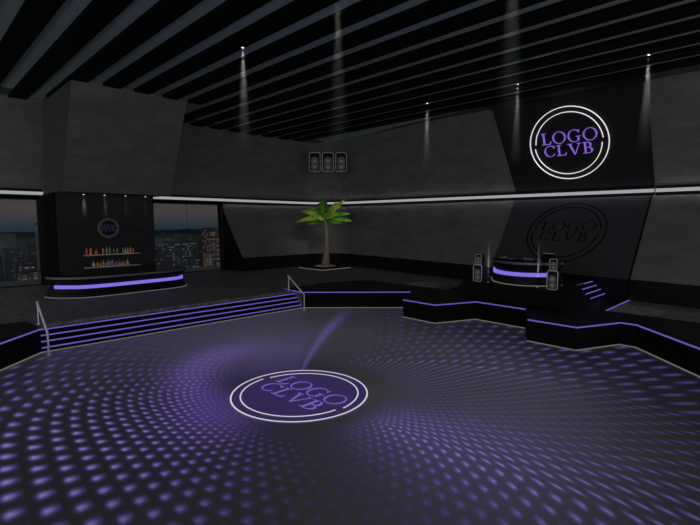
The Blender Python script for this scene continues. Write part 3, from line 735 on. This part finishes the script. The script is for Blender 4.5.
# ------------------------------------------------------------------ loudspeakers
def rrect(w, h, r, n=5):
    out = []
    for cx, cy, a0 in ((w/2-r, h/2-r, 0), (-w/2+r, h/2-r, 90), (-w/2+r, -h/2+r, 180), (w/2-r, -h/2+r, 270)):
        for i in range(n+1): a = (a0+90*i/n)*D; out.append((cx+r*cos(a), cy+r*sin(a)))
    return out
def speaker(name, W, H, Dp, loc, rz, label, cat='loudspeaker', group=None):
    """front looks along local -Y; base at z=0"""
    t = thing(name, loc, label, cat, group, local=True); t.rotation_euler = (0, 0, rz)
    Mf = Matrix.Translation((0, 0, H/2)) @ Matrix.Rotation(pi/2, 4, 'X')     # x right, y up, z -> -Y (front)
    g = G(); g.prism(rrect(W, H, W*.2), -Dp/2, Dp/2, Mf); g.build('cabinet', 'cabinet', t)
    o = rrect(W, H, W*.2); i_ = rrect(W*.88, H-W*.12, W*.15); g = G(); n = len(o)
    for k in range(n):
        k2 = (k+1) % n; g.prism([o[k], o[k2], i_[k2], i_[k]], Dp/2+.001, Dp/2+.03, Mf)
    g.build('frame', 'grille', t)
    for cy in (-.25*H, .05*H):
        r = W*.33
        g = G(); g.lathe([(r, .0), (r*1.04, .03), (r*.92, .032), (r*.45, .008)], 28, Mf @ Matrix.Translation((0, cy, Dp/2+.001))); wf = g.build('woofer', 'cone', t)
        g = G(); g.lathe([(r*.36, .009), (r*.30, .035), (r*.1, .05)], 18, Mf @ Matrix.Translation((0, cy, Dp/2+.001))); g.build('dust_cap', 'cap', wf)
    g = G(); g.prism(rrect(W*.66, H*.15, W*.05), Dp/2+.001, Dp/2+.02, Mf @ Matrix.Translation((0, H*.33, 0))); g.build('horn', 'black', t)
    return t
# three hung on the corner wall, facing the camera diagonal
dr = Vector((1, -1, 0)).normalized()
for i, (off, lab) in enumerate(((-1.26, 'left one of three loudspeakers mounted high in the corner'), (-.05, 'middle one of three loudspeakers mounted high in the corner'), (1.17, 'right one of three loudspeakers mounted high in the corner'))):
    c = Vector((28.80, 31.60, 9.52))+dr*off
    speaker('wall_speaker', 1.06, 1.78, .5, tuple(c), -pi/4, lab, 'loudspeaker', 'three wall loudspeakers in the corner')
g = G(); a = Vector((28.8, 31.6, 10.4))+Vector((.24, .24, 0)); g.tube([a-dr*1.5, a+dr*1.5], .05, 8)
for q in (-1.12, 0, 1.14): g.tube([a+dr*q, a+dr*q+Vector((.3, .3, 0))], .04, 8)
tag(g.build('speaker_bracket', 'matte'), 'black bracket behind the three corner loudspeakers', 'bracket')

# ------------------------------------------------------------------ stage
SZ = 1.73
stage = [(21.5, 7.62), (24.2, 7.95), (27.3, 8.3), (27.3, 13.4), (26.5, 13.6), (22.0, 13.1)]
stage_b = [(21.5, 7.42), (24.2, 7.45), (27.2, 7.9), (27.3, 13.4), (26.5, 13.6), (22.0, 13.1)]
n = len(stage); g = G()
g.add([(x, y, PZ) for x, y in stage_b]+[(x, y, SZ) for x, y in stage], [tuple(reversed(range(n))), tuple(range(n, 2*n))]+[(i, (i+1) % n, n+(i+1) % n, n+i) for i in range(n)])
struct(g, 'floor_stage', 'stageblack', 'low black stage under the mixing desk')
t = thing('stage_stairs', (25.8, 7.7, PZ), 'short black stair with four purple light lines beside the stage', 'stairs')
sy = [8.12, 7.9, 7.68, 7.46]; sz = [1.73, 1.54, 1.34, 1.13]
for i in range(4):
    g = G(); g.box(24.5, 27.0, sy[i], 8.35, PZ if i == 3 else sz[i+1], sz[i]+(.004 if i == 0 else 0)); st = g.build('step', 'matte', t)
    g = G(); g.box(24.55, 26.95, sy[i]-.03, sy[i]-.002, sz[i]-.042, sz[i]+.004); g.build('led_strip', 'led', st)

t = thing('mixing_desk', (23.2, 10.4, SZ), 'curved black disc jockey booth with a purple light band', 'booth')
dp = smooth_path([(24.35, 12.7), (23.15, 12.0), (22.5, 11.25), (22.28, 10.6), (22.3, 10.0), (22.62, 9.42), (23.1, 8.95), (23.9, 8.62)])
g = G(); g.sweep(dp, [(0, SZ+.03), (.06, 2.17), (.14, 2.18), (.14, 2.40), (-.03, 2.80), (.6, 2.80), (.6, SZ+.03)]); g.build('body', 'black', t)
g = G(); g.sweep(dp, [(-.08, 2.81), (.62, 2.81), (.62, 2.92), (-.08, 2.92)]); g.build('countertop', 'rim', t)
g = G(); g.sweep(dp, [(-.06, 2.921), (.60, 2.921), (.60, 2.93), (-.06, 2.93)]); g.build('counter_inlay', 'black', t)
g = G(); g.sweep(dp[2:-3], [(.05, 2.20), (.13, 2.20), (.13, 2.39), (.05, 2.39)]); g.build('led_strip', 'ledbar', t)
g = G(); g.sweep(dp, [(-.03, SZ), (.1, SZ), (.1, SZ+.04), (-.03, SZ+.04)]); g.build('plinth_trim', 'paletrim', t)
# decks and mixer lying on the counter
def deck(x, y, rz, label, name='turntable'):
    t = thing(name, (x, y, 2.9302), label, 'turntable' if name == 'turntable' else 'mixer', None, local=True); t.rotation_euler = (0, 0, rz)
    if name == 'turntable':
        g = G(); g.box(-.28, .28, -.36, .36, 0, .10); g.build('body', 'matte', t)
        g = G(); g.lathe([(.24, .101), (.24, .13), (.05, .14)], 28); g.build('platter', 'cone', t)
        g = G(); g.tube([(.2, .3, .15), (.22, 0, .16), (.1, -.12, .15)], .012, 6); g.build('tonearm', 'cap', t)
    else:
        g = G(); g.box(-.26, .26, -.26, .26, 0, .12); g.build('body', 'matte', t)
        for i in range(3):
            g = G(); g.lathe([(.025, .121), (.02, .15)], 10, Matrix.Translation((-.15, -.15+.14*i, 0))); g.build('knob', 'cap', t)
deck(22.98, 11.42, radians(-28), 'turntable at the left end of the booth counter')
deck(22.60, 10.64, radians(-5), 'mixer between the turntables on the booth counter', 'audio_mixer')
deck(22.72, 9.86, radians(15), 'turntable right of the mixer on the booth counter')
t = thing('monitor', (23.35, 9.12, 2.9302), 'small black monitor with an amber top edge on the booth counter', 'monitor', local=True); t.rotation_euler = (0, 0, radians(-100))
g = G(); g.box(-.2, .2, -.1, .1, 0, .03); g.tube([(0, 0, .03), (0, .02, .16)], .02, 8); g.build('stand', 'matte', t)
g = G(); g.box(-.32, .32, -.03, .03, .10, .42); g.build('screen', 'matte', t)
g = G(); g.box(-.32, .32, -.035, .035, .42, .45); g.build('edge_strip', 'gold', t)

def pa(x, y, side):
    speaker('floor_speaker', .52, .92, .42, (x, y, SZ), -pi/2, 'large black loudspeaker standing on the stage %s of the booth' % side)
    speaker('top_speaker', .36, .56, .34, (x+.02, y, SZ+.9205), -pi/2, 'small black loudspeaker on top of the one %s of the booth' % side)
pa(22.48, 12.46, 'left'); pa(22.28, 8.40, 'right')

# ------------------------------------------------------------------ neon sign and dark logo on the panels
def plane_matrix(o, u, v):
    u = Vector(u).normalized(); v = Vector(v); v = (v-u*v.dot(u)).normalized(); n_ = u.cross(v)
    return Matrix(((u.x, v.x, n_.x, o[0]), (u.y, v.y, n_.y, o[1]), (u.z, v.z, n_.z, o[2]), (0, 0, 0, 1)))
cy_, cz_ = 10.83, 9.83
pz = lambda z: rx_up(cy_, z)-.03
M = plane_matrix((pz(cz_)-.05, cy_, cz_), (0, -1, 0), (pz(11)-pz(9), 0, 2.)) @ Matrix.Diagonal((1, .965, 1, 1))
t = thing('neon_sign', (pz(cz_), cy_, cz_), 'round white and purple neon sign reading LOGO CLVB high on the black panel', 'neon sign')
logo_parts(t, M, 2.36, 'neonw', 'neonp', .03, .09, wr=.020)
cy2, cz2 = 10.52, 4.36
plx = lambda z: rx_low(cy2, z)-.03
M = plane_matrix((plx(cz2)-.012, cy2, cz2), (0, -1, 0), (plx(5)-plx(3), 0, 2.))
t = thing('wall_logo', (plx(cz2), cy2, cz2), 'unlit black round logo reading LOGO CLVB on the slanted panel', 'logo')
logo_parts(t, M, 2.36, 'mark', 'mark', .0, .02, wr=.035, warp=lambda p: (rx_low(cy2-p[0], cz2+p[1]*.765)-.036-p[2], cy2-p[0], cz2+p[1]*.765))

# ------------------------------------------------------------------ spot lights with visible beams
def spot_fixture(x, y, z, lab, L, r1, energy, group, r0=.05, ang=None, beam=True, hm='hz_long'):
    t = thing('spotlight', (x, y, z), lab, 'spotlight', group)
    g = G(); g.lathe([(.10, z-.10), (.10, z), (.06, z)], 16, Matrix.Translation((x, y, 0))); g.build('housing', 'matte', t)
    g = G(); g.lathe([(.04, z-.115), (.055, z-.101)], 16, Matrix.Translation((x, y, 0))); g.build('lens', 'lamp', t)
    if beam:
        g = G(); g.lathe([(r1, z-.12-L), (r0, z-.12)], 20, Matrix.Translation((x, y, 0))); o = g.build('light_beam', hm, t)
        ld = bpy.data.lights.new('spotlight_lamp', 'SPOT'); ld.energy = energy; ld.spot_size = 2*math.atan((r1)/L)*1.25 if ang is None else ang; ld.spot_blend = .9; ld.shadow_soft_size = .03
        lo = bpy.data.objects.new('spotlight_lamp', ld); COL.objects.link(lo); lo.location = (0, 0, -.125); lo.parent = t
SP = [(11, 5.4, 'left row, high above the front of the dance floor'), (10.9, 17.3, 'left row, far end, where its beam falls above the long steps'), (10.55, 11.1, 'left row, high above the floor logo'), (23.95, 17.15, 'right row, in front of the grey wall left of the logo panel'),
      (24.1, 11.4, 'right row, just left of the neon logo'), (24.0, 5.38, 'right row, just right of the neon logo')]
for x, y, lab in SP:
    spot_fixture(x, y, ZT, 'ceiling spotlight, '+lab, 5.3 if y < 12 and x < 12 else 4.2, .48 if y < 12 and x < 12 else .40, 600, 'ceiling spotlights', hm='hz_faint' if y < 12 and x < 12 else 'hz_long')
for i, x in enumerate((8.25, 9.43, 10.66, 11.9)):
    spot_fixture(x, 31.1, zb_, 'small spotlight over the bar, %s from the left' % ORD[i], 1.5, .26, 110, 'spotlights under the block over the bar', hm='hz_bar')
ld = bpy.data.lights.new('palm_fill_lamp', 'SPOT'); ld.energy = 1900; ld.spot_size = radians(24); ld.spot_blend = 1.; ld.shadow_soft_size = 1.8  # added unseen lamp, only there to brighten the palm leaves
lo = bpy.data.objects.new('palm_fill_lamp', ld); COL.objects.link(lo); lo.location = (23.95, 17.0, 12.2)
lo.rotation_euler = (Vector((PX, PY, 5.2))-Vector(lo.location)).to_track_quat('-Z', 'Y').to_euler()
# upward footlights on the stage
for x, y, L, lab in ((22.0, 11.7, 2.0, 'left'), (21.95, 9.05, 2.3, 'right')):
    t = thing('footlight', (x, y, SZ), 'small footlight on the stage edge sending a thin beam up, %s one' % lab, 'footlight', 'stage footlights')
    g = G(); g.lathe([(.06, SZ+.001), (.06, SZ+.05), (.04, SZ+.06)], 14, Matrix.Translation((x, y, 0))); g.build('housing', 'matte', t)
    g = G(); g.lathe([(.02, SZ+.061), (.015, SZ+.066)], 14, Matrix.Translation((x, y, 0))); g.build('lens', 'lamp', t)
    g = G(); g.lathe([(.03, SZ+.07), (.12, SZ+.07+L)], 12, Matrix.Translation((x, y, 0))); g.build('light_beam', 'hz_foot', t)
    ld = bpy.data.lights.new('footlight_lamp', 'SPOT'); ld.energy = 700.; ld.spot_size = radians(7); ld.spot_blend = .8; ld.shadow_soft_size = .01
    lo = bpy.data.objects.new('footlight_lamp', ld); COL.objects.link(lo); lo.location = (0, 0, .07); lo.rotation_euler = (pi, 0, 0); lo.parent = t

# ------------------------------------------------------------------ city outside
TW = dict(
    teal=tower_mat('teal glass tower', (.008, .014, .016), (.45, .55, .50), .55, .62, .62, .15),
    brown=tower_mat('brown tower', (.014, .012, .012), (.75, .50, .36), .45, .8, .42, .14),
    dark=tower_mat('dark tower', (.003, .0035, .005), (.5, .5, .45), .16, .6, .7, .10),
    blue=tower_mat('blue tower', (.006, .009, .013), (.35, .45, .60), .30, .7, .6, .10),
    yellow=tower_mat('yellow tower', (.03, .024, .016), (.80, .62, .42), .97, .62, .30, .13),
    pale=tower_mat('pale far tower', (.035, .042, .048), (.5, .6, .65), .20, 1.5, 1.5, .05),
)
CITY = [('teal', 47.6, 52.4, -.3, 110, 'teal office tower with scattered lit windows, left one of the pair'), ('teal', 53.2, 57.6, -.3, 112, 'teal office tower with lit windows, right one of the pair'),
 ('dark', 46.0, 47.4, 1.4, 90, 'narrow dark tower beside the teal pair'), ('brown', 42.8, 46.6, 3.5, 80, 'tall brown tower at the right edge of the window'),
 ('yellow', 36.7, 37.5, -.4, 70, 'slim warm lit building below the brown tower'), ('blue', 51.6, 55.6, -2.6, 130, 'low blue building behind the bar end'),
 ('pale', 90.4, 98.3, -3.1, 220, 'pale distant block left of the teal towers'), ('blue', 116.2, 131.1, -3.1, 260, 'wide distant block on the far shore'),
 ('dark', 32.6, 37.1, -1.4, 85, 'dark low building just above the bar counter'), ('yellow', 9.4, 10.25, -.8, 60, 'yellow striped building low in the left window, left half'),
 ('yellow', 10.45, 11.3, -.7, 60.3, 'yellow striped building low in the left window, right half'),
 ('pale', 16.7, 17.3, 4.5, 90, 'slim tall spire at the edge of the left window'), ('dark', 18.6, 20.1, .6, 110, 'dark tower below the slim spire'), ('blue', 16.2, 19.0, -1.1, 120, 'blue mid-rise in the left window'),
 ('dark', 8.6, 10.6, -3.0, 78, 'dark low building at the left picture edge'), ('pale', 23.9, 30.6, .4, 200, 'far hazy block in the left window'), ('brown', 12.0, 13.4, -1.2, 75.5, 'brown low building left of the yellow one'),
 ('blue', 14.2, 15.6, -1.4, 95, 'blue block above the yellow building'),
 ('dark', 17.5, 21.0, -4.5, 150, 'low dark block in the far row of the left window, leftmost'), ('brown', 21.6, 24.4, -3.4, 152, 'low brown block in the far row of the left window, second from left'),
 ('teal', 24.9, 28.8, -4.8, 150, 'low teal block in the far row of the left window, at its right'),
 ('blue', 58.5, 62.5, -4.2, 150, 'low blue block in the far row right of the bar, leftmost'), ('dark', 63.2, 67.0, -5.2, 150, 'low dark block in the far row right of the bar, second from left'),
 ('brown', 74.6, 78.6, -3.6, 156, 'low brown block in the far row right of the bar, between the towers'), ('teal', 40.2, 42.2, -2.2, 84, 'small teal block below the brown tower, at its left'),
 ('dark', 30.5, 32.2, -2.6, 76, 'small dark block just right of the bar wall')]
for k, x0, x1, z, Y, lab in CITY:
    g = G(); w = (x1-x0); g.box(x0, x1, Y, Y+w*.8+1, -60, z); cx, cyb = (x0+x1)/2, Y+w*.4+.5
    t = thing('building', (cx, cyb, -60), lab, 'building', 'city buildings outside')
    g.build('facade', TW[k], t)
    g = G(); g.box(x0, x1, Y, Y+w*.8+1, z+.001, z+.2); g.build('roof', 'ground', t)
g = G(); g.box(-1200, 1600, 40, 3500, -62, -60); struct(g, 'ground_city', 'ground', 'dim ground of the city far below')
g = G()
hp = []
for i in range(61):
    x = -800+i*50; hp.append((x, 3+5*sin(i*.7)+4*sin(i*1.9+1)))
vs = [(x, 2200, -60) for x, _ in hp]+[(x, 2200, -60+max(4, h)+18) for x, h in hp]+[(x, 2700, -60) for x, _ in hp]
n = len(hp); g.add(vs, [(i, i+1, n+i+1, n+i) for i in range(n-1)]+[(n+i, n+i+1, 2*n+i+1, 2*n+i) for i in range(n-1)]); struct(g, 'ground_hills', 'ground', 'low hills on the horizon')

# ------------------------------------------------------------------ world: dusk sky
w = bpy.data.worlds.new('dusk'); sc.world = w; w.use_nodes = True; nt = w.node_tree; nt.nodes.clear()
out = nt.nodes.new('ShaderNodeOutputWorld'); bg = nt.nodes.new('ShaderNodeBackground')
tc = nt.nodes.new('ShaderNodeTexCoord'); sp = nt.nodes.new('ShaderNodeSeparateXYZ'); nt.links.new(tc.outputs['Generated'], sp.inputs[0])
mr = nt.nodes.new('ShaderNodeMapRange'); mr.inputs[1].default_value = -.06; mr.inputs[2].default_value = .10
nt.links.new(sp.outputs[2], mr.inputs[0])
rp = nt.nodes.new('ShaderNodeValToRGB'); el = rp.color_ramp.elements
el[0].position = 0; el[0].color = (.012, .020, .028, 1)
el[1].position = 1; el[1].color = (.050, .050, .055, 1)
for p, c in ((.25, (.018, .032, .042)), (.34, (.030, .044, .054)), (.42, (.056, .052, .055)), (.50, (.078, .062, .060)), (.62, (.070, .060, .062)), (.8, (.058, .055, .060))):
    e = el.new(p); e.color = c+(1,)
nt.links.new(mr.outputs[0], rp.inputs[0])
# bright fill added to the sky behind and right of the room
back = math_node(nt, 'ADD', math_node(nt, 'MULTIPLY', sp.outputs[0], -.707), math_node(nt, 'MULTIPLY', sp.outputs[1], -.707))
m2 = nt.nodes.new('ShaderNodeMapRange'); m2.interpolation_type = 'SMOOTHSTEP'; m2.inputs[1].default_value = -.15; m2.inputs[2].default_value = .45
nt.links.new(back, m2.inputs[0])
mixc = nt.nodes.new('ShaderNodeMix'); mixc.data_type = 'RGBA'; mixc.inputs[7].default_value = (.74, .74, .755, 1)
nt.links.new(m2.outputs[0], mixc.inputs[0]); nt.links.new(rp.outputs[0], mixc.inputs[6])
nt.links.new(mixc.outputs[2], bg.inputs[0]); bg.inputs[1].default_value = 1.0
nt.links.new(bg.outputs[0], out.inputs[0])

# ------------------------------------------------------------------ camera
cd = bpy.data.cameras.new('camera'); cam = bpy.data.objects.new('camera', cd); COL.objects.link(cam)
cd.sensor_width = 36; cd.lens = 454.66/700*36; cd.clip_end = 6000; cd.clip_start = .05
cam.location = (0, 0, 5); cam.rotation_euler = (radians(90-5.2), 0, radians(-45)); sc.camera = cam
sc.view_settings.view_transform = 'Standard'; sc.view_settings.look = 'None'; sc.view_settings.gamma = 1; sc.view_settings.exposure = 0
sc.view_settings.use_curve_mapping = False
sc.cycles.max_bounces = 6
for o in bpy.data.objects:
    if '_w' in o: del o['_w']
